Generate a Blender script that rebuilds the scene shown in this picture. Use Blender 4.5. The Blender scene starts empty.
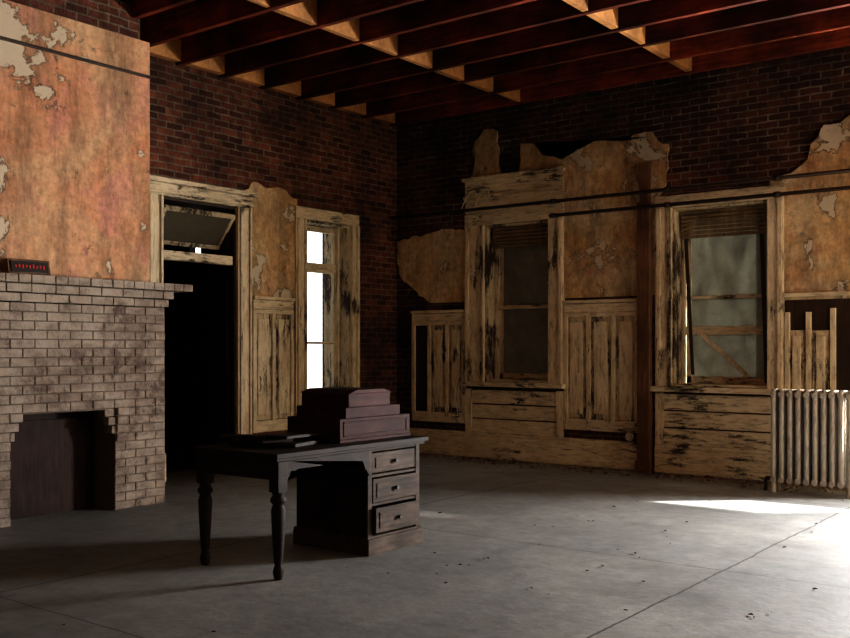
import bpy, bmesh, math, random
from mathutils import Vector, Matrix, Euler
random.seed(7)
S = bpy.context.scene
# ------------------------------------------------------------------ materials
def newmat(name):
    m = bpy.data.materials.new(name); m.use_nodes = True
    nt = m.node_tree; b = nt.nodes['Principled BSDF']
    return m, nt, b
def nd(nt, t, **kw):
    n = nt.nodes.new(t)
    for k, v in kw.items():
        if k.startswith('_'): setattr(n, k[1:], v)
        else: n.inputs[k.replace('__', ' ')].default_value = v
    return n
def pos(nt, sc=(1, 1, 1)):
    g = nd(nt, 'ShaderNodeNewGeometry')
    m = nd(nt, 'ShaderNodeMapping'); m.inputs['Scale'].default_value = sc
    nt.links.new(g.outputs['Position'], m.inputs['Vector'])
    return m.outputs[0]
def noise(nt, vec, scale, detail=6, rough=.6, dist=0.):
    n = nd(nt, 'ShaderNodeTexNoise', Scale=scale, Detail=detail, Roughness=rough, Distortion=dist)
    nt.links.new(vec, n.inputs['Vector']); return n.outputs['Fac']
def ramp(nt, fac, stops):
    r = nd(nt, 'ShaderNodeValToRGB'); e = r.color_ramp.elements
    while len(e) < len(stops): e.new(.5)
    for i, (p, c) in enumerate(stops):
        e[i].position = p
        if not hasattr(c, '__len__'): c = (c, c, c)
        e[i].color = (*c, 1)
    nt.links.new(fac, r.inputs['Fac']); return r.outputs['Color']
def mix(nt, fac, a, b, mode='MIX'):
    m = nd(nt, 'ShaderNodeMix', _data_type='RGBA', _blend_type=mode)
    for s, v in ((0, fac), (6, a), (7, b)):
        if hasattr(v, 'links'): nt.links.new(v, m.inputs[s])
        elif s == 0: m.inputs[0].default_value = v
        else: m.inputs[s].default_value = (*v, 1)
    return m.outputs[2]
def bump(nt, b, h, strength=.5, dist=.01):
    n = nd(nt, 'ShaderNodeBump', Strength=strength, Distance=dist)
    nt.links.new(h, n.inputs['Height']); nt.links.new(n.outputs[0], b.inputs['Normal'])
def math_(nt, op, a, b=0.):
    m = nd(nt, 'ShaderNodeMath', _operation=op)
    for i, v in enumerate((a, b)):
        if hasattr(v, 'links'): nt.links.new(v, m.inputs[i])
        else: m.inputs[i].default_value = v
    return m.outputs[0]
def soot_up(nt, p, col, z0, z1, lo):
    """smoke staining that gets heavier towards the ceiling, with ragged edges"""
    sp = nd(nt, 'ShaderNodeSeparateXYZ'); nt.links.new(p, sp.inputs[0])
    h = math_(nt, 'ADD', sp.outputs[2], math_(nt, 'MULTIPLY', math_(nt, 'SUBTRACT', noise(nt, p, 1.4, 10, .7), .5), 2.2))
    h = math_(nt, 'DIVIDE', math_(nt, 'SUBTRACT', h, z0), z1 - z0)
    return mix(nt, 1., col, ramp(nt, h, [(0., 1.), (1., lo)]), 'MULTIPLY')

def brick_mat(name, c1, c2, mortar, eff=.0, effc=(.36, .32, .26), w=.215, h=.073, soot=.3, up=None):
    m, nt, b = newmat(name)
    p = pos(nt)
    sp = nd(nt, 'ShaderNodeSeparateXYZ'); nt.links.new(p, sp.inputs[0])
    n0 = noise(nt, p, 5, 3)
    wob = math_(nt, 'MULTIPLY', math_(nt, 'SUBTRACT', n0, .5), .03)
    u = math_(nt, 'ADD', math_(nt, 'ADD', sp.outputs[0], sp.outputs[1]), wob)
    z = math_(nt, 'ADD', sp.outputs[2], wob)
    cb = nd(nt, 'ShaderNodeCombineXYZ'); nt.links.new(u, cb.inputs[0]); nt.links.new(z, cb.inputs[1])
    br = nd(nt, 'ShaderNodeTexBrick', Scale=1., Color1=(*c1, 1), Color2=(*c2, 1), Mortar=(*mortar, 1))
    br.inputs['Mortar Size'].default_value = .009; br.inputs['Mortar Smooth'].default_value = .15
    br.inputs['Brick Width'].default_value = w; br.inputs['Row Height'].default_value = h
    nt.links.new(cb.outputs[0], br.inputs['Vector'])
    col = mix(nt, 1., br.outputs['Color'], ramp(nt, noise(nt, p, 9, 6, .7), [(.3, .45), (.7, 1.5)]), 'MULTIPLY')
    col = mix(nt, 1., col, ramp(nt, noise(nt, p, .9, 6, .6), [(.38, soot), (.6, 1.2)]), 'MULTIPLY')
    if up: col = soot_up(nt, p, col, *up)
    nz = math_(nt, 'ADD', noise(nt, pos(nt, (1, 1, 2.6)), 1.5, 14, .85), math_(nt, 'MULTIPLY', br.outputs['Fac'], .09))
    col = mix(nt, ramp(nt, nz, [(.64 - eff, 0.), (.74 - eff, .75)]), col, effc)
    nt.links.new(col, b.inputs['Base Color']); b.inputs['Roughness'].default_value = .9
    hh = math_(nt, 'ADD', math_(nt, 'SUBTRACT', 1., br.outputs['Fac']), math_(nt, 'MULTIPLY', noise(nt, p, 40, 4), .6))
    bump(nt, b, hh, 1., .03)
    return m
def peel_mat(name, paint, wood, amt=.5, sc=(7, 7, 1.3), paint2=None):
    m, nt, b = newmat(name)
    p = pos(nt, sc); p1 = pos(nt)
    n = math_(nt, 'ADD', math_(nt, 'MULTIPLY', noise(nt, p, 2.2, 15, .85), .62), math_(nt, 'MULTIPLY', noise(nt, p1, 1.3, 6, .6), .38))
    mask = ramp(nt, n, [(amt - .015, 0.), (amt + .012, 1.)])
    pc = mix(nt, ramp(nt, noise(nt, p1, 2.5, 8, .7), [(.35, 0.), (.65, 1.)]), paint, paint2 or tuple(c * .6 for c in paint))
    pc = mix(nt, 1., pc, ramp(nt, noise(nt, p, 4, 10, .75), [(.32, .45), (.52, 1.1)]), 'MULTIPLY')
    wc = mix(nt, noise(nt, pos(nt, (40, 40, 3)), 1.5, 4), wood, tuple(c * .35 for c in wood))
    col = mix(nt, mask, wc, pc)
    nt.links.new(col, b.inputs['Base Color']); b.inputs['Roughness'].default_value = .75
    bump(nt, b, math_(nt, 'ADD', mask, math_(nt, 'MULTIPLY', noise(nt, p1, 60, 4), .3)), .9, .008)
    return m
def plaster_mat(name, a, bb, cc, chip, dark=.3, chipamt=.0, up=None, dkt=.34):
    m, nt, b = newmat(name)
    p = pos(nt)
    col = mix(nt, ramp(nt, noise(nt, p, .9, 9, .65, .6), [(.40, 0.), (.58, 1.)]), a, bb)
    col = mix(nt, ramp(nt, noise(nt, pos(nt, (1.3, 1.3, .9)), 1.7, 9, .7, .4), [(.5, 0.), (.62, .85)]), col, cc)
    col = mix(nt, 1., col, ramp(nt, noise(nt, pos(nt, (3, 3, .7)), 1.3, 10, .75), [(.30, dark), (.56, 1.15)]), 'MULTIPLY')
    col = mix(nt, 1., col, ramp(nt, noise(nt, p, 14, 8, .75), [(.3, .6), (.6, 1.12)]), 'MULTIPLY')
    chn = noise(nt, p, 1.5, 14, .68, .3)
    ch = ramp(nt, chn, [(.59 - chipamt, 0.), (.597 - chipamt, 1.)])
    edge = ramp(nt, chn, [(.575 - chipamt, 1.), (.590 - chipamt, .5), (.602 - chipamt, 1.)])
    dk = ramp(nt, noise(nt, pos(nt, (1.5, 1.5, .8)), 2.4, 12, .75), [(dkt, .75), (dkt + .03, 0.)])
    col = mix(nt, ch, col, chip)
    col = mix(nt, 1., col, edge, 'MULTIPLY')
    col = mix(nt, dk, col, (.10, .06, .035))
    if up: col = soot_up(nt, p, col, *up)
    nt.links.new(col, b.inputs['Base Color']); b.inputs['Roughness'].default_value = .85
    bump(nt, b, math_(nt, 'SUBTRACT', math_(nt, 'MULTIPLY', noise(nt, p, 12, 8), .6), math_(nt, 'MULTIPLY', ch, .7)), .9, .012)
    return m
def wood_mat(name, c, rough=.6, sc=(30, 30, 3), var=.5, spec=.4, soot=.5):
    m, nt, b = newmat(name)
    n = noise(nt, pos(nt, sc), 1., 6, .65); n2 = noise(nt, pos(nt), 3, 5)
    col = mix(nt, ramp(nt, n, [(.35, 0.), (.65, 1.)]), tuple(x * var for x in c), c)
    col = mix(nt, 1., col, ramp(nt, n2, [(.3, soot), (.7, 1.25)]), 'MULTIPLY')
    if soot < .4: col = mix(nt, 1., col, ramp(nt, noise(nt, pos(nt), .6, 4), [(.38, soot), (.6, 1.2)]), 'MULTIPLY')
    nt.links.new(col, b.inputs['Base Color']); b.inputs['Roughness'].default_value = rough
    b.inputs['Specular IOR Level'].default_value = spec
    bump(nt, b, n, .4, .004)
    return m
def flat_mat(name, c, rough=.8, metal=0.):
    m, nt, b = newmat(name)
    n = noise(nt, pos(nt), 9, 6)
    col = mix(nt, n, tuple(x * .7 for x in c), tuple(x * 1.2 for x in c))
    nt.links.new(col, b.inputs['Base Color']); b.inputs['Roughness'].default_value = rough
    b.inputs['Metallic'].default_value = metal
    return m
def pane_mat(name, diff, trans):
    m, nt, b = newmat(name)
    p = pos(nt)
    dc = ramp(nt, noise(nt, p, 3, 8, .7), [(.3, tuple(x * .4 for x in diff)), (.7, diff)])
    tc = ramp(nt, noise(nt, pos(nt, (2, 2, 1)), 2, 8, .7), [(.3, tuple(x * .35 for x in trans)), (.7, trans)])
    nt.links.new(dc, b.inputs['Base Color']); b.inputs['Roughness'].default_value = .5
    tr = nd(nt, 'ShaderNodeBsdfTranslucent'); nt.links.new(tc, tr.inputs['Color'])
    ad = nd(nt, 'ShaderNodeAddShader')
    nt.links.new(b.outputs[0], ad.inputs[0]); nt.links.new(tr.outputs[0], ad.inputs[1])
    nt.links.new(ad.outputs[0], nt.nodes['Material Output'].inputs['Surface'])
    return m
def floor_mat():
    m, nt, b = newmat('worn_concrete')
    p = pos(nt)
    sp = nd(nt, 'ShaderNodeSeparateXYZ'); nt.links.new(p, sp.inputs[0])
    base = ramp(nt, noise(nt, p, .6, 9, .6), [(.3, (.18, .185, .182)), (.5, (.245, .248, .242)), (.7, (.33, .327, .312))])
    fine = ramp(nt, noise(nt, p, 7, 12, .8), [(.3, .6), (.65, 1.1)])
    col = mix(nt, 1., base, fine, 'MULTIPLY')
    st = ramp(nt, noise(nt, p, 3.3, 10, .8), [(.31, .5), (.38, 1.)])
    col = mix(nt, 1., col, st, 'MULTIPLY')
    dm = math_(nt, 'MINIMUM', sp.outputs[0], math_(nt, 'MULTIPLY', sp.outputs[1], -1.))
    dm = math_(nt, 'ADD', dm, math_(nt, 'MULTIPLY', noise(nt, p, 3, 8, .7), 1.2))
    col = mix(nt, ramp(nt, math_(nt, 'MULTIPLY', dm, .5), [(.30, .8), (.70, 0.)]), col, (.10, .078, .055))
    wob = math_(nt, 'MULTIPLY', math_(nt, 'SUBTRACT', noise(nt, p, 2.5, 5), .5), .05)
    def joint(ax, off, per, w):
        v = math_(nt, 'ADD', math_(nt, 'ADD', sp.outputs[ax], wob), off)
        v = math_(nt, 'PINGPONG', v, per / 2)
        return ramp(nt, math_(nt, 'DIVIDE', v, w), [(.3, 0.), (.9, 1.)])
    j = mix(nt, 1., joint(0, -6.2 + 31, 3.1, .012), joint(1, 4.4 + 31, 3.1, .008), 'MULTIPLY')
    col = mix(nt, j, (.05, .048, .045), col)
    nt.links.new(col, b.inputs['Base Color'])
    r = ramp(nt, noise(nt, p, 2, 6), [(.3, .5), (.7, .72)]); nt.links.new(r, b.inputs['Roughness'])
    bump(nt, b, math_(nt, 'MULTIPLY', noise(nt, p, 18, 9), .5), .6, .008)
    return m

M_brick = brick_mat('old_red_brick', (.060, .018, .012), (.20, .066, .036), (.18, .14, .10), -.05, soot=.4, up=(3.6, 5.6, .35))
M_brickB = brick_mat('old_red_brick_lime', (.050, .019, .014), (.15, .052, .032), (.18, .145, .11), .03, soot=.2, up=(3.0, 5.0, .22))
M_brickX = brick_mat('plain_red_brick', (.12, .05, .035), (.2, .08, .05), (.3, .27, .22))
M_cream = peel_mat('peeling_cream_paint', (.67, .58, .42), (.085, .055, .038), .446, paint2=(.53, .43, .28))
M_cream2 = peel_mat('peeling_cream_paint_worn', (.59, .50, .35), (.075, .048, .033), .485, paint2=(.45, .36, .23))
M_creamH = peel_mat('peeling_cream_paint_board', (.67, .58, .42), (.085, .055, .038), .446, (1.5, 1.5, 9), paint2=(.51, .42, .28))
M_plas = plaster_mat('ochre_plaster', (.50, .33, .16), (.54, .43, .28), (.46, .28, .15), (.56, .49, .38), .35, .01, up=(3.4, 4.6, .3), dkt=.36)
M_plasR = plaster_mat('rust_plaster', (.47, .225, .12), (.48, .31, .18), (.45, .215, .165), (.52, .43, .32), .4, .025)
M_floor = floor_mat()
M_joist = wood_mat('red_joist_wood', (.28, .056, .024), .7, (3, 30, 30), .4, soot=.25)
M_sub = wood_mat('subfloor_boards', (.09, .022, .013), .8, (30, 3, 30), .5, soot=.3)
M_block = wood_mat('blocking_wood', (.50, .25, .095), .7, (3, 30, 30), .7)
M_post = wood_mat('brown_post_wood', (.19, .095, .05), .7)
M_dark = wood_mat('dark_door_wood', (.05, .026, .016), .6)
M_desk = wood_mat('desk_wood', (.085, .060, .046), .7, (30, 4, 30), .4, .2)
M_deskD = wood_mat('desk_dark_wood', (.030, .020, .016), .65, (30, 4, 30), .5, .2)
M_org = wood_mat('oxblood_wood', (.066, .028, .025), .7, (25, 5, 25), .45, .15)
M_rad = peel_mat('aged_silver_paint', (.42, .38, .33), (.15, .08, .04), .36, (9, 9, 2), (.35, .31, .26))
M_pipe = flat_mat('rusty_pipe', (.045, .028, .018), .6, .0)
M_metal = flat_mat('blackened_metal', (.03, .026, .022), .5, .5)
M_soot = wood_mat('soot_board', (.045, .022, .016), .8)
M_blind = wood_mat('old_blind_slats', (.26, .18, .10), .7)
M_hang = flat_mat('blind_tape', (.045, .035, .025))
M_pane = pane_mat('grimy_glass_dark', (.16, .14, .11), (.11, .10, .082))
M_pane2 = pane_mat('grimy_glass_pale', (.26, .25, .22), (.125, .127, .112))
M_tran = flat_mat('dusty_transom_glass', (.10, .085, .06), .4)
M_leaf = flat_mat('dry_leaf', (.10, .055, .028))
M_chip = flat_mat('plaster_chip', (.22, .17, .12))
def fp_brick():
    m, nt, b = newmat('painted_fireplace_brick')
    p = pos(nt)
    br = noise(nt, pos(nt, (4.2, 4.2, 12)), 1, 2)
    col = ramp(nt, br, [(.3, (.13, .095, .075)), (.5, (.195, .15, .118)), (.7, (.28, .225, .18))])
    col = mix(nt, ramp(nt, noise(nt, p, 5, 10, .78), [(.40, 1.), (.50, 0.)]), col, (.07, .042, .033))
    col = mix(nt, ramp(nt, noise(nt, p, 1.3, 12, .78), [(.47, 0.), (.60, .7)]), col, (.38, .325, .265))
    nt.links.new(col, b.inputs['Base Color']); b.inputs['Roughness'].default_value = .85
    bump(nt, b, noise(nt, p, 40, 5), .7, .01)
    return m
M_fpb = fp_brick()
M_mortar = flat_mat('fireplace_mortar', (.13, .10, .08), .95)
M_white = flat_mat('white_porcelain', (.5, .45, .36), .4)
M_black = flat_mat('black_plastic', (.02, .012, .01), .4)
M_ground = flat_mat('outdoor_ground', (.35, .34, .3))
mr, nt_, b_ = newmat('red_lettering'); b_.inputs['Base Color'].default_value = (.6, .04, .03, 1)
M_red = mr

# ------------------------------------------------------------------ builder
RX = 9.5
def mapP(pl, u, d, z):
    if pl == 'L': return (-d, u, z)
    if pl == 'R': return (RX + d, u, z)
    return (u, d, z)
class Bld:
    def __init__(s, name, mats, plane='B'):
        s.name = name; s.mats = mats; s.pl = plane; s.bm = bmesh.new()
    def box(s, a, b, mat=0):
        a = mapP(s.pl, *a); b = mapP(s.pl, *b)
        lo = [min(x, y) for x, y in zip(a, b)]; hi = [max(x, y) for x, y in zip(a, b)]
        v = [s.bm.verts.new((x, y, z)) for x in (lo[0], hi[0]) for y in (lo[1], hi[1]) for z in (lo[2], hi[2])]
        for f in ((0, 1, 3, 2), (4, 6, 7, 5), (0, 4, 5, 1), (2, 3, 7, 6), (0, 2, 6, 4), (1, 5, 7, 3)):
            s.bm.faces.new([v[i] for i in f]).material_index = mat
        return s
    def obox(s, c, size, rot, mat=0):
        R = Euler(rot).to_matrix(); c = Vector(c)
        v = []
        for x in (-.5, .5):
            for y in (-.5, .5):
                for z in (-.5, .5):
                    v.append(s.bm.verts.new(c + R @ Vector((x * size[0], y * size[1], z * size[2]))))
        for f in ((0, 1, 3, 2), (4, 6, 7, 5), (0, 4, 5, 1), (2, 3, 7, 6), (0, 2, 6, 4), (1, 5, 7, 3)):
            s.bm.faces.new([v[i] for i in f]).material_index = mat
        return s
    def cyl(s, p0, p1, r, mat=0, seg=12, r1=None):
        p0 = Vector(p0); p1 = Vector(p1); r1 = r if r1 is None else r1
        q = (p1 - p0).to_track_quat('Z', 'Y')
        A = []; Bq = []
        for i in range(seg):
            a = 2 * math.pi * i / seg; o = Vector((math.cos(a), math.sin(a), 0))
            A.append(s.bm.verts.new(p0 + q @ (o * r))); Bq.append(s.bm.verts.new(p1 + q @ (o * r1)))
        for i in range(seg):
            j = (i + 1) % seg
            f = s.bm.faces.new((A[i], A[j], Bq[j], Bq[i])); f.material_index = mat; f.smooth = True
        s.bm.faces.new(A[::-1]).material_index = mat; s.bm.faces.new(Bq).material_index = mat
        return s
    def lathe(s, cx, cy, prof, mat=0, seg=20):
        rings = []
        for r, z in prof:
            rings.append([s.bm.verts.new((cx + r * math.cos(2 * math.pi * i / seg), cy + r * math.sin(2 * math.pi * i / seg), z)) for i in range(seg)])
        for k in range(len(rings) - 1):
            for i in range(seg):
                j = (i + 1) % seg
                f = s.bm.faces.new((rings[k][i], rings[k][j], rings[k + 1][j], rings[k + 1][i])); f.material_index = mat; f.smooth = True
        s.bm.faces.new(rings[0][::-1]).material_index = mat; s.bm.faces.new(rings[-1]).material_index = mat
        return s
    def prism(s, pts, d0, d1, mat=0):   # pts in (u,z), extruded in d
        A = [s.bm.verts.new(mapP(s.pl, u, d0, z)) for u, z in pts]
        C = [s.bm.verts.new(mapP(s.pl, u, d1, z)) for u, z in pts]
        fs = [s.bm.faces.new(A), s.bm.faces.new(C[::-1])]
        n = len(pts)
        for i in range(n):
            j = (i + 1) % n
            fs.append(s.bm.faces.new((A[i], C[i], C[j], A[j])))
        for f in fs: f.material_index = mat
        bmesh.ops.triangulate(s.bm, faces=fs[:2])
        return s
    def prismX(s, pts, x0, x1, mat=0):  # pts in (y,z), extruded along x
        A = [s.bm.verts.new((x0, y, z)) for y, z in pts]
        C = [s.bm.verts.new((x1, y, z)) for y, z in pts]
        n = len(pts); fs = [s.bm.faces.new(A), s.bm.faces.new(C[::-1])]
        for i in range(n):
            j = (i + 1) % n
            fs.append(s.bm.faces.new((A[i], C[i], C[j], A[j])))
        for f in fs: f.material_index = mat
        bmesh.ops.triangulate(s.bm, faces=fs[:2])
        return s
    def done(s, bevel=0.):
        bmesh.ops.recalc_face_normals(s.bm, faces=s.bm.faces)
        me = bpy.data.meshes.new(s.name); s.bm.to_mesh(me); s.bm.free()
        for m in s.mats: me.materials.append(m)
        o = bpy.data.objects.new(s.name, me); S.collection.objects.link(o)
        if bevel:
            b = o.modifiers.new('bevel', 'BEVEL'); b.width = bevel; b.segments = 2; b.limit_method = 'ANGLE'
            b.angle_limit = math.radians(50)
        return o
def jag(pts, straight=(), step=.06, amp=.03):
    out = []
    n = len(pts)
    for i in range(n):
        a = Vector(pts[i]); b = Vector(pts[(i + 1) % n])
        out.append(tuple(a))
        if i in straight: continue
        L = (b - a).length; k = int(L / step)
        nrm = Vector((-(b - a).y, (b - a).x)).normalized()
        w_ = 0.
        for j in range(1, k):
            w_ = .6 * w_ + random.uniform(-amp, amp)
            out.append(tuple(a + (b - a) * (j / k + random.uniform(-.3, .3) / k) + nrm * w_ * math.sin(math.pi * j / k) ** .5))
    return out
def wall(name, pl, u0, u1, z0, z1, ops, mats, d0=0., d1=.5):
    B = Bld(name, mats, pl)
    us = sorted({u0, u1, *[o[0] for o in ops], *[o[1] for o in ops]})
    for a, b in zip(us, us[1:]):
        zs = [(o[2], o[3]) for o in ops if o[0] <= a + 1e-6 and o[1] >= b - 1e-6]
        z = z0
        for q0, q1 in sorted(zs):
            if q0 > z: B.box((a, d0, z), (b, d1, q0))
            z = q1
        if z < z1: B.box((a, d0, z), (b, d1, z1))
    return B.done()
H = 4.42; HT = 4.72
# ------------------------------------------------------------------ shell
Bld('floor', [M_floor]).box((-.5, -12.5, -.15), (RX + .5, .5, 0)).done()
W1 = (1.45, 2.42, .97, 2.97); W2 = (3.98, 5.07, .97, 2.97); W3 = (6.85, 8.65, .97, 2.97)
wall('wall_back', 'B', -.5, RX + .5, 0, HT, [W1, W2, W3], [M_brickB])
D1 = (-3.95, -2.9, 0, 3.0); W4 = (-1.82, -.95, .62, 2.98)
wall('wall_left', 'L', -12, 0, 0, HT, [D1, W4], [M_brick])
RW = [(-2.7, -1.5, .97, 2.97), (-7.2, -6.0, .97, 2.97)]
wall('wall_right', 'R', -12, 0, 0, HT, RW, [M_plas])
Bld('wall_front', [M_plas]).box((-.5, -12.5, 0), (RX + .5, -12, HT)).done()
Bld('wall_neighbour_wing', [M_brickX]).box((RX + 1.4, -13, -.3), (RX + 1.7, .3, 8)).done()  # unseen slab added to keep direct sun out of the right wall windows
Bld('wall_neighbour_house', [M_brickX]).box((2.9, 2.0, -.3), (5.0, 3.2, 5.2)).done()  # unseen block added outside to keep direct sun off the left back window
# ceiling
Bld('ceiling', [M_sub]).box((-.5, -12.5, HT), (RX + .5, .5, HT + .1)).done()
B = Bld('ceiling_joists', [M_joist, M_block])
ys = [-.12 - .6 * i for i in range(20)]
for y in ys:
    x0 = .905 if -7.05 < y < -4.75 else .001
    B.box((x0, y - .03, H + random.uniform(-.006, .006)), (RX - .001, y + .03, HT))
for a, b in zip(ys, ys[1:]):
    for x in (2.05, 4.25, 6.45, 8.6):
        B.box((x - .03 + random.uniform(-.02, .02), b + .031, H + .012), (x + .03, a - .031, HT - .01), 1)
    if not -7.3 < a < -4.6: B.box((.002, b + .031, H + .02), (.10, a - .031, HT - .05), 1)
B.done(.004)
# chimney breast
B = Bld('chimney_breast', [M_plasR, M_brick, M_dark])
B.box((.002, -6.95, 1.985), (1.0, -4.83, 4.2)).box((.002, -6.95, 4.2), (.9, -4.86, 4.40), 1)
B.box((.99, -6.95, 3.865), (1.012, -4.825, 3.895), 2)
B.done(.008)
Bld('wall_chimney', [M_brick]).box((.002, -6.95, 4.401), (.9, -4.86, HT - .001)).done()  # brick top of the chimney, between breast and ceiling
# adjoining hall behind the doorway
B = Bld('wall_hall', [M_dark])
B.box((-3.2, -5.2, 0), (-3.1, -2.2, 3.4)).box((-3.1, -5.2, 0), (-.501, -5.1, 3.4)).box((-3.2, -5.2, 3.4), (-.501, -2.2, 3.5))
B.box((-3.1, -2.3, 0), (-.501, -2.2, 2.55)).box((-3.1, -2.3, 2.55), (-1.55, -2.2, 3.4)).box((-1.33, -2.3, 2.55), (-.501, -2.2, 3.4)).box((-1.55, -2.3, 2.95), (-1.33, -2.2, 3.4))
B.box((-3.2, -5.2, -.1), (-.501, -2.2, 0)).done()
# ------------------------------------------------------------------ plaster remains on brick
def plas(name, pl, lst, mat):
    B = Bld(name, [mat], pl)
    for pts, st in lst: B.prism(jag(pts, st), -.028, .0)
    return B.done()
plas('wall_plaster_back', 'B', [
    ([(.03, 2.85), (.03, 2.6), (.15, 2.3), (.4, 2.1), (.6, 2.0), (1.25, 2.0), (1.25, 2.9), (.6, 2.93)], (4, 5)),
    ([(1.2, 2.9), (1.27, 3.4), (1.3, 4.0), (1.45, 4.2), (1.65, 4.15), (1.68, 3.7), (1.72, 3.1)], (6,)),
    ([(2.0, 3.1), (1.98, 3.6), (2.0, 3.95), (2.2, 3.92), (2.4, 3.74), (2.6, 3.68), (2.8, 3.78), (3.1, 3.84), (3.4, 3.80), (3.75, 3.86), (3.95, 3.7), (3.9, 3.2), (3.8, 3.0), (3.8, 2.0), (2.5, 2.0), (2.5, 3.1)], (12, 13, 14, 15)),
    ([(5.12, 1.9), (5.08, 3.18), (5.3, 3.22), (5.42, 3.3), (5.5, 3.5), (5.63, 3.68), (5.87, 3.74), (6.4, 3.9), (6.78, 3.9), (6.78, 1.9)], (8, 9, 0)),
    ([(6.78, 3.05), (6.78, 3.9), (8.7, 3.8), (8.7, 3.05)], (0, 2, 3)),
    ([(8.7, 1.9), (8.7, 3.8), (9.48, 4.0), (9.48, 1.9)], (0, 2, 3))], M_plas)
plas('wall_plaster_left', 'L', [
    ([(-2.8, 1.95), (-2.8, 3.2), (-2.66, 3.32), (-2.4, 3.27), (-2.2, 3.3), (-1.95, 3.2), (-1.95, 1.95)], (0, 6))], M_plas)
# ------------------------------------------------------------------ wainscot
def wains(name, pl, u0, u1, top=1.97, pan=.30, missing=(), broken=False):
    B = Bld(name, [M_cream, M_creamH, M_dark, M_cream2], pl)
    B.box((u0, -.02, .46), (u1, 0, top - .02), 2)
    B.box((u0, -.075, top - .04), (u1, 0, top), 1)
    if not broken: B.box((u0, -.05, top - .15), (u1, -.02, top - .045), 1)
    B.box((u0, -.045, .42), (u1, 0, .50), 1)
    n = max(1, round((u1 - u0) / pan)); w = (u1 - u0) / n
    tp = top - .2
    for i in range(n):
        a = u0 + i * w
        if i not in missing:
            t_ = tp - (random.uniform(.05, .25) if broken else 0)
            B.box((a + .03, -.034, .56), (a + w - .03, -.018, t_), 3)
            B.box((a + .075, -.046, .62), (a + w - .075, -.034, t_ - .06), 0)
    for i in range(n + 1):
        a = min(max(u0 + i * w, u0 + .025), u1 - .025)
        B.box((a - .028, -.05, .50), (a + .028, -.019, top - .151 - (random.uniform(.0, .1) if broken else 0)), 0)
    B.box((u0, -.048, .50), (u1, -.02, .555), 1)
    if not broken: B.box((u0, -.048, top - .2), (u1, -.02, top - .151), 1)
    return B.done(.006)
def lowp(name, pl, u0, u1, top):
    B = Bld(name, [M_cream, M_creamH, M_dark], pl)
    B.box((u0, -.02, .30), (u1, 0, top), 2)
    h = (top - .32) / 3
    for i in range(3):
        B.box((u0 + .01, -.04, .32 + i * h), (u1 - .01, -.019, .32 + (i + 1) * h - .015), 1)
    B.box((u0, -.05, .3), (u0 + .1, -.02, top), 0); B.box((u1 - .1, -.05, .3), (u1, -.02, top), 0)
    return B.done(.006)
wains('trim_1', 'B', .30, 1.17, 1.9, .29, (0,))
wains('trim_2', 'B', 2.63, 3.60)
wains('trim_3', 'B', 5.24, 6.68, 1.97, .24, (2,), True)
wains('trim_4', 'L', -2.68, -2.02, 2.0, .33)
lowp('trim_5', 'B', 1.18, 2.62, .88); lowp('trim_6', 'B', 3.80, 5.23, .90); lowp('trim_7', 'B', 6.69, 8.8, .88)
wains('trim_8', 'B', 8.82, 9.48)
def baseb(name, pl, segs):
    B = Bld(name, [M_creamH], pl)
    for a, b in segs:
        B.box((a, -.07, 0), (b, 0, .28)).box((a, -.05, .28), (b, 0, .32)).box((a, -.085, 0), (b, -.07, .04))
    B.done(.006)
baseb('baseboard_back', 'B', [(.1, 3.60), (3.8, 9.45)])
baseb('baseboard_left', 'L', [(-2.68, -1.0)])
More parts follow.
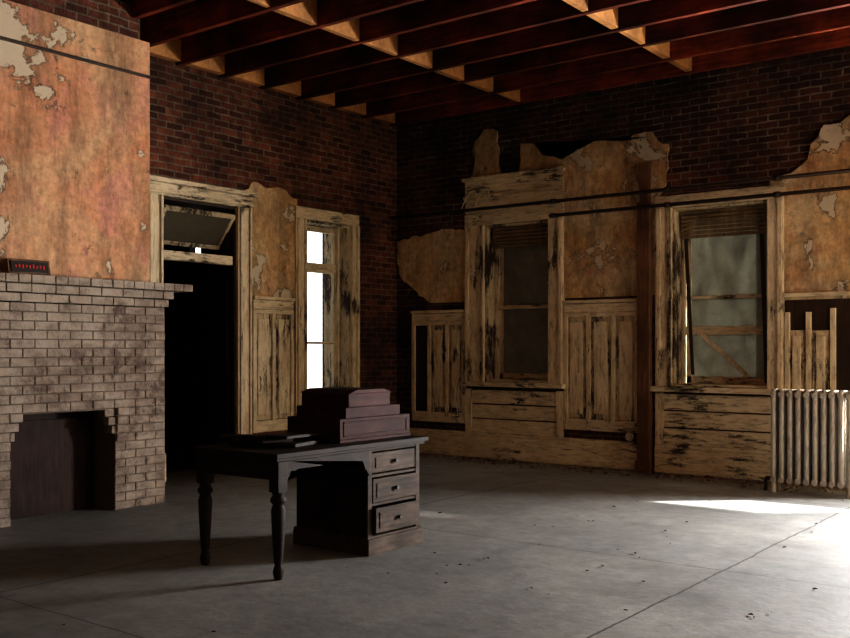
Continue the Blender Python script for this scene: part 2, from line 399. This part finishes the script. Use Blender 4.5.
# ------------------------------------------------------------------ windows
def window(name, pl, o, cl, cr, head, pane, rails, blind=0., rec=.25, hang=False, brace=False, glass=True, sw=.06, stool=.12):
    u0, u1, z0, z1 = o
    B = Bld(name, [M_cream, M_creamH, pane, M_blind, M_hang, M_dark, M_cream2], pl)
    e = .002
    B.box((u0 - cl, -.05, z0 - .06), (u0 + .01, -e, z1), 0); B.box((u0 - cl + .02, -.07, z0), (u0 - cl + .07, -.05, z1), 0)
    B.box((u0 - .03, -.065, z0), (u0 + .01, -.05, z1), 6)
    B.box((u1 - .01, -.05, z0 - .06), (u1 + cr, -e, z1), 0); B.box((u1 + cr - .06, -.07, z0), (u1 + cr - .01, -.05, z1), 0)
    B.box((u0 - cl, -.05, z1), (u1 + cr, -e, z1 + .14), 1)
    if head:
        B.box((u0 - cl, -.04, z1 + .14), (u1 + cr, -e, z1 + head), 1)
        B.box((u0 - cl - .02, -.09, z1 + head - .05), (u1 + cr + .02, -e, z1 + head), 1)
        B.box((u0 - cl - .01, -.07, z1 + head * .55), (u1 + cr + .01, -e, z1 + head * .55 + .04), 1)
    B.box((u0 - cl - .03, -stool, z0 - .06), (u1 + cr + .03, -e, z0), 1)
    B.box((u0 + e, 0, z0 + e), (u0 + .03, .44, z1 - e), 6); B.box((u1 - .03, 0, z0 + e), (u1 - e, .44, z1 - e), 6)
    B.box((u0 + .03, 0, z1 - .03), (u1 - .03, .44, z1 - e), 6); B.box((u0 + .03, 0, z0 + e), (u1 - .03, .44, z0 + .03), 1)
    a, b = u0 + .03, u1 - .03
    B.box((a, rec - .06, z0 + .03), (a + .03, rec, z1 - .03), 0); B.box((b - .03, rec - .06, z0 + .03), (b, rec, z1 - .03), 0)
    if sw:
        B.box((a + .03, rec, z0 + .03), (a + .03 + sw, rec + .04, z1 - .03), 0); B.box((b - .03 - sw, rec, z0 + .03), (b - .03, rec + .04, z1 - .03), 0)
        B.box((a + .03, rec, z0 + .03), (b - .03, rec + .04, z0 + .11), 1); B.box((a + .03, rec, z1 - .1), (b - .03, rec + .04, z1 - .03), 1)
    for zr, t in rails: B.box((a + .03, rec - .02, zr), (b - .03, rec + .04, zr + t), 1)
    if glass: B.box((a + .08, rec + .015, z0 + .1), (b - .08, rec + .022, z1 - .09), 2)
    if blind:
        k = int(blind / .045)
        for i in range(k):
            z = z1 - .05 - i * .045
            B.box((a + .03, rec - .16 + (i % 2) * .006, z - .018), (b - .03, rec - .13 + (i % 2) * .006, z + .018), 3)
    if hang:
        B.prism([(a + .03, z1 - .05), (a + .075, z1 - .05), (a + .17, z0 + .13), (a + .13, z0 + .13)], rec - .11, rec - .10, 4)
        B.prism([(b - .14, z1 - .05), (b - .09, z1 - .05), (b - .035, z0 + .05), (b - .075, z0 + .05)], rec - .11, rec - .10, 4)
    if brace:
        B.prism([(a + .14, z0 + .62), (a + .18, z0 + .66), (b - .25, z0 + .11), (b - .31, z0 + .11)], rec - .03, rec - .01, 0)
    return B.done(.004)
window('window_1', 'B', W1, .28, .20, .62, M_pane, [(1.90, .05)], .28)
window('window_2', 'B', W2, .18, .16, .0, M_pane2, [(1.55, .09), (1.95, .04)], .34, .27, True, True)
window('window_3', 'B', W3, .16, .16, .3, M_pane2, [], 0, .3, glass=False, sw=0, stool=.06)
window('window_4', 'L', W4, .17, .12, .0, M_pane2, [(2.36, .12), (1.45, .03)], 0, .22, glass=False, sw=.025)
for i, o in enumerate(RW):
    window('window_%d' % (5 + i), 'R', o, .16, .16, .3, M_pane2, [(1.95, .05)], 0, .25, glass=False)
Bld('window_shade', [M_blind]).box((6.89, .455, 1.74), (8.61, .47, 2.93)).done()  # unseen panel added outside the opening to trim the sun patch on the floor
# ------------------------------------------------------------------ doorway
B = Bld('door_1', [M_cream, M_creamH, M_dark, M_tran, M_cream2], 'L')
u0, u1, z0, z1 = D1
for a, b in ((u0 - .2, u0 + .01), (u1 - .01, u1 + .2)):
    B.box((a, -.05, 0), (b, -.002, z1), 0); B.box((a + .02, -.075, .2), (a + .05, -.05, z1), 0); B.box((b - .05, -.075, .2), (b - .02, -.05, z1), 0)
    B.box((a - .01, -.08, 0), (b + .01, -.002, .3), 0)
B.box((u0 - .2, -.05, z1), (u1 + .2, -.002, z1 + .16), 1); B.box((u0 - .23, -.11, z1 + .13), (u1 + .23, -.002, z1 + .18), 1)
B.box((u0 - .21, -.07, z1 + .02), (u1 + .21, -.05, z1 + .05), 1)
B.box((u0 + .002, 0, 0), (u0 + .03, .48, z1 - .002), 2); B.box((u1 - .03, 0, 0), (u1 - .002, .48, z1 - .002), 2)
B.box((u0 + .03, 0, z1 - .03), (u1 - .03, .48, z1 - .002), 2)
B.box((u0 + .03, .02, 2.34), (u1 - .03, .12, 2.44), 1)
for k0, k1 in ((.25, .95), (1.1, 2.2), (2.55, 2.9)):
    B.box((u1 - .045, .1, k0), (u1 - .03, .4, k1), 2)
B.box((u0 + .04, .5, .01), (u0 + .085, 1.4, 2.3), 2)
def tl(c, size, mat): B.obox(c, size, (0, math.radians(38), 0), mat)
cx, cz = -.12, 2.72
tl((cx, -3.42, cz), (.02, .9, .42), 3)
for dz in (-.21, .21):
    o = Euler((0, math.radians(38), 0)).to_matrix() @ Vector((0, 0, dz)); tl((cx + o.x, -3.42, cz + o.z), (.04, .96, .05), 4)
for dy in (-.47, .47): tl((cx, -3.42 + dy, cz), (.04, .05, .42), 4)
B.done(.005)
# ------------------------------------------------------------------ boxed post, pipes
B = Bld('wooden_post', [M_post]); B.box((3.615, -.13, 0), (3.765, -.03, 3.05)); B.box((3.635, -.11, 3.05), (3.745, -.03, 3.5)); B.box((3.60, -.15, 0), (3.78, -.03, .12)); B.done(.006)
B = Bld('wall_pipe', [M_pipe])
for z, x0 in ((3.16, .05), (2.99, 2.5)):
    B.cyl((x0, -.17, z), (RX - .03, -.17, z), .02)
    for x in (1.0, 2.55, 4.0, 5.2, 6.6, 8.2):
        if x > x0: B.cyl((x, -.17, z), (x, -.005, z), .01); B.cyl((x - .03, -.17, z), (x + .03, -.17, z), .03)
B.cyl((1.05, -.17, 3.16), (1.05, -.17, 2.97), .015); B.cyl((.05, -.17, 2.97), (1.05, -.17, 2.97), .015)
B.done()
B = Bld('outlet_cover', [M_white]); B.cyl((3.5, -.05, .37 + .01), (3.5, -.085, .38), .05, 0, 24); B.cyl((3.5, -.085, .38), (3.5, -.1, .38), .03, 0, 24); B.done()
for x in (1.35, 1.55):
    cu = bpy.data.curves.new('wire_hook', 'CURVE'); cu.dimensions = '3D'; cu.bevel_depth = .007
    sp = cu.splines.new('BEZIER'); sp.bezier_points.add(3)
    for bp, c in zip(sp.bezier_points, [(x, -.05, 3.32), (x + .04, -.16, 3.40), (x - .05, -.2, 3.30), (x - .12, -.2, 3.18)]):
        bp.co = c; bp.handle_left_type = bp.handle_right_type = 'AUTO'
    o = bpy.data.objects.new('wire_hook', cu); cu.materials.append(M_white); S.collection.objects.link(o)
# ------------------------------------------------------------------ radiator
B = Bld('radiator', [M_rad, M_pipe])
x = 5.37; yc = -.74; n = 0
while x < 6.1:
    for dy in (-.075, 0, .075):
        B.cyl((x, yc + dy, .12), (x, yc + dy, .95), .026, 0, 10)
    for z in (.12, .95):
        B.cyl((x, yc - .1, z), (x, yc + .1, z), .03, 0, 10)
    B.cyl((x, yc - .085, .95), (x, yc - .06, 1.0), .024, 0, 10, .012); B.cyl((x, yc + .085, .95), (x, yc + .06, 1.0), .024, 0, 10, .012)
    B.obox((x, yc, .975), (.045, .15, .05), (0, 0, 0))
    if n in (0, 9):
        for dy in (-.08, .08): B.cyl((x, yc + dy, 0), (x, yc + dy, .13), .03, 0, 10, .02)
    x += .078; n += 1
for z in (.12, .95): B.cyl((5.35, yc, z), (x - .06, yc, z), .026)
B.cyl((5.33, yc, .12), (5.27, yc, .12), .02, 1); B.cyl((5.27, yc, .12), (5.27, yc, 0), .018, 1)
B.done(.003)
# ------------------------------------------------------------------ fireplace
B = Bld('fireplace', [M_fpb, M_mortar, M_soot, M_metal])
fy0, fy1, oy0, oy1, oz = -6.84, -4.82, -6.30, -5.35, .87
X0, X1 = .002, 1.198
B.box((X0, fy0, 0), (X1, oy0, 1.76), 1).box((X0, oy1, 0), (X1, fy1, 1.76), 1).box((X0, oy0, oz), (X1, oy1, 1.76), 1)
B.box((X0, fy0, 1.76), (1.0, fy1, 1.97), 1)
B.box((X0, oy0, 0), (.9, oy1, oz), 2)
B.box((.9, oy0 + .04, 0), (.93, oy1 - .04, .8), 2)
bh = .0735; bw = .212
def bricks(y0, y1, z, depth0, depth1, off):
    y = y0 - off
    while y < y1 - .01:
        a = max(y, y0); b = min(y + bw, y1)
        if b - a > .03:
            j = random.uniform(-.003, .003)
            B.box((depth0, a + .003, z + .003 + random.uniform(-.0015, .0015)), (depth1 + j, b - .003, z + bh - .004), 0)
        y += bw
r = 0; z = 0
while z < 1.74:
    off = (r % 2) * bw / 2
    if z + bh > oz + .02: bricks(fy0, fy1 - .0, z, 1.1, 1.208, off)
    else:
        k = max(0, 3 - int((oz - z) / bh)) * .035
        bricks(fy0, oy0 + k, z, 1.1, 1.208, off); bricks(oy1 - k, fy1, z, 1.1, 1.208, off)
    r += 1; z += bh
for i, (pr, th) in enumerate(((.03, bh), (.07, bh))):
    bricks(fy0 - pr, fy1 + pr * .6, z, .9, 1.208 + pr, (i % 2) * bw / 2); z += bh
for i in range(4):
    B.box((1.2, oy1 + .01, oz - .05 - i * bh), (1.24 - i * .006, oy1 + .12 - i * .025, oz + .015 - i * bh), 0)
zz = z
y = fy0 - .12
while y < fy1 + .1:
    B.box((1.01, y + .002, zz), (1.36 + random.uniform(-.005, .005), y + .104, zz + .065), 0); y += .106
B.done(.005)
MT = zz + .065
B = Bld('framed_sign', [M_black, M_red, M_post])
B.obox((1.2, -6.15, MT + .065), (.03, .36, .125), (0, math.radians(-12), 0), 2)
B.obox((1.217, -6.15, MT + .068), (.012, .32, .09), (0, math.radians(-12), 0), 0)
for i in range(9):
    B.obox((1.2255, -6.27 + i * .03, MT + .07 + .004 * (i % 2)), (.004, .012, .02 + .006 * (i % 3)), (0, math.radians(-12), 0), 1)
B.done(.003)
# ------------------------------------------------------------------ desk
B = Bld('antique_desk', [M_desk, M_deskD, M_metal])
TX0, TX1, TY0, TY1 = 3.43, 4.2, -6.33, -4.83
B.box((TX0, TY0, .735), (TX1, TY1, .765), 1).box((TX0 + .02, TY0 + .02, .715), (TX1 - .02, TY1 - .02, .735), 1)
lx0, lx1, ly = 3.48, 4.15, -6.27
prof = [(.022, 0), (.030, .02), (.034, .05), (.023, .09), (.028, .11), (.034, .2), (.041, .32), (.045, .42), (.034, .455), (.049, .475), (.049, .49), (.034, .51), (.040, .53)]
for x in (lx0, lx1):
    B.lathe(x, ly, prof, 1)
    B.box((x - .04, ly - .04, .53), (x + .04, ly + .04, .715), 1)
B.box((lx0 + .03, ly - .02, .60), (lx1 - .03, ly + .01, .715), 1)
def arch(y0, y1):
    pts = [(y0, .715), (y1, .715), (y1, .54)]
    N = 24; L = y1 - y0
    for i in range(1, N):
        t = i / N; yy = y1 - L * t
        e = min(t, 1 - t)
        zz = .655 if e > .16 else (.54 + .115 * (1 - math.cos(min(1, e / .10) * math.pi)) / 2 - (.014 if .10 < e < .16 else 0))
        pts.append((yy, zz))
    pts.append((y0, .54)); return pts
B.prismX(arch(ly + .037, -5.43), 4.13, 4.155, 1)
B.prismX(arch(ly + .037, -5.43), 3.46, 3.485, 1)
py0, py1 = -5.43, -4.86
B.box((3.47, py0, .10), (4.12, py0 + .025, .715), 1).box((3.47, py1 - .025, .10), (4.12, py1, .715), 1)
B.box((3.47, py0, .10), (3.49, py1, .715), 1).box((3.47, py0 + .025, .10), (4.12, py1 - .025, .125), 1)
B.box((3.45, py0 - .015, 0), (4.16, py1 + .015, .11), 0).box((3.45, py0 - .01, .11), (4.15, py1 + .01, .125), 0)
B.box((4.10, py0, .12), (4.14, py0 + .045, .715), 0).box((4.10, py1 - .045, .12), (4.14, py1, .715), 0)
for z in (.325, .52, .695): B.box((4.09, py0 + .04, z), (4.135, py1 - .04, z + .02), 0)
def drawer(z0, z1, out):
    xf = 4.135 + out
    B.box((xf - .022, py0 + .05, z0), (xf, py1 - .05, z1), 0)
    B.box((xf, py0 + .085, z0 + .03), (xf + .006, py1 - .085, z1 - .03), 0)
    B.box((3.6 + out, py0 + .065, z0 + .01), (xf - .02, py0 + .08, z1 - .02), 1).box((3.6 + out, py1 - .08, z0 + .01), (xf - .02, py1 - .065, z1 - .02), 1)
    B.box((3.6 + out, py0 + .065, z0 + .005), (xf - .02, py1 - .065, z0 + .015), 1)
    yc_ = (py0 + py1) / 2; zc = (z0 + z1) / 2
    B.cyl((xf + .005, yc_, zc), (xf + .03, yc_, zc), .010, 2, 12, .016)
drawer(.55, .685, .0); drawer(.35, .51, .01); drawer(.145, .315, .035)
B.done(.004)
# stepped desk organizer
B = Bld('desk_organizer', [M_org, M_deskD])
dz = .766
ox0, ox1 = 3.56, 4.06
B.box((ox0, -5.62, dz), (ox1, -4.86, dz + .022))
B.box((ox0 + .005, -5.615, dz + .022), (ox1 - .005, -4.865, dz + .160))
B.box((ox0 + .02, -5.54, dz + .160), (ox1 - .02, -4.96, dz + .232))
B.box((ox0 + .03, -5.50, dz + .232), (ox1 - .03, -5.06, dz + .322))
B.prismX([(-5.515, dz + .322), (-5.42, dz + .35), (-5.14, dz + .35), (-5.045, dz + .322)], ox0 + .02, ox1 - .02)
B.box((ox1 - .008, -5.58, dz + .04), (ox1, -4.90, dz + .052)); B.box((ox1 - .008, -5.58, dz + .128), (ox1, -4.90, dz + .14))
for y in (-5.58, -4.912): B.box((ox1 - .008, y, dz + .04), (ox1, y + .012, dz + .14))
B.done(.003)
B = Bld('wood_boards', [M_deskD, M_dark])
for c, s_, r_ in (((3.75, -5.92, dz + .014), (.5, .3, .025), .25), ((3.70, -5.97, dz + .040), (.42, .22, .022), -.3), ((3.85, -5.85, dz + .062), (.2, .36, .02), .1), ((3.66, -6.10, dz + .06), (.3, .14, .018), .6)):
    B.obox(c, s_, (0, 0, r_), 0)
B.done(.003)
# ------------------------------------------------------------------ leaves and rubble (one object)
B = Bld('floor_debris', [M_leaf, M_chip])
def leaf(x, y, s_):
    a = random.uniform(0, 6.28); ca, sa = math.cos(a), math.sin(a)
    def P(u, v, z): return B.bm.verts.new((x + (u * ca - v * sa) * s_, y + (u * sa + v * ca) * s_, .003 + z * s_))
    t0, t1 = P(-1, 0, 0), P(1, 0, .25); m1 = P(0, .55, .5); m2 = P(0, -.5, .35); c = P(0, 0, .05)
    B.bm.faces.new((t0, c, m1)); B.bm.faces.new((c, t1, m1)); B.bm.faces.new((t0, m2, c)); B.bm.faces.new((m2, t1, c))
for i in range(205):
    if i < 140: x, y = random.uniform(.3, 8), -abs(random.gauss(.0, .4)) - .15
    elif i < 165: x, y = random.uniform(4.4, 8), random.uniform(-8, -.5)
    else: x, y = random.gauss(5.4, .8), random.gauss(-4.6, 1.3)
    leaf(x, min(y, -.15), random.uniform(.009, .022))
for i in range(600):
    if i < 470: x, y = random.uniform(.15, 8), -.15 - abs(random.gauss(0, .22))
    else: x, y = .1 + abs(random.gauss(0, .2)), random.uniform(-2.6, -.1)
    s_ = random.uniform(.008, .035)
    B.obox((x, y, s_ * .3), (s_ * random.uniform(.7, 1.8), s_, s_ * .6), (random.uniform(-.2, .2), random.uniform(-.2, .2), random.uniform(0, 3)), random.choice((1, 1, 0)))
B.done()
Bld('ground_outside', [M_ground]).box((-40, .51, -.4), (40, 40, -.3)).box((-40, -30, -.4), (-3.4, .51, -.3)).box((-3.4, -2.1, -.4), (-.51, .51, -.3)).done()
# ------------------------------------------------------------------ light
w = bpy.data.worlds.new('sky'); S.world = w; w.use_nodes = True
w.node_tree.nodes['Background'].inputs[0].default_value = (.92, .96, 1, 1); w.node_tree.nodes['Background'].inputs[1].default_value = 2.0
def area(name, loc, rot, sx, sy, p, c):
    l = bpy.data.lights.new(name, 'AREA'); l.shape = 'RECTANGLE'; l.size = sx; l.size_y = sy; l.energy = p; l.color = c
    o = bpy.data.objects.new(name, l); o.location = loc; o.rotation_euler = rot; S.collection.objects.link(o); return o
area('window_daylight', (7.75, .44, 1.4), (math.radians(-90), 0, 0), 1.65, .78, 1150, (.99, .98, .98))
area('window_daylight', (RX + .46, -2.1, 1.97), (math.radians(90), 0, math.radians(90)), 1.1, 1.9, 60, (1, .93, .81))
l = bpy.data.lights.new('sun', 'SUN'); l.energy = 38; l.angle = math.radians(1.2); l.color = (1, .96, .88)
o = bpy.data.objects.new('sun', l); S.collection.objects.link(o)
o.rotation_euler = Vector((-.75, -.66, -.45)).to_track_quat('-Z', 'Y').to_euler()
# ------------------------------------------------------------------ camera
c = bpy.data.cameras.new('camera'); c.sensor_width = 36; c.lens = 41.38; c.shift_y = 29 / 850
o = bpy.data.objects.new('camera', c); o.location = (8.43, -10.43, 1.4); o.rotation_euler = (math.radians(90), 0, math.radians(37.28))
S.collection.objects.link(o); S.camera = o
S.view_settings.view_transform = 'Standard'
try: S.view_settings.look = 'High Contrast'
except Exception as e: print('look', e)
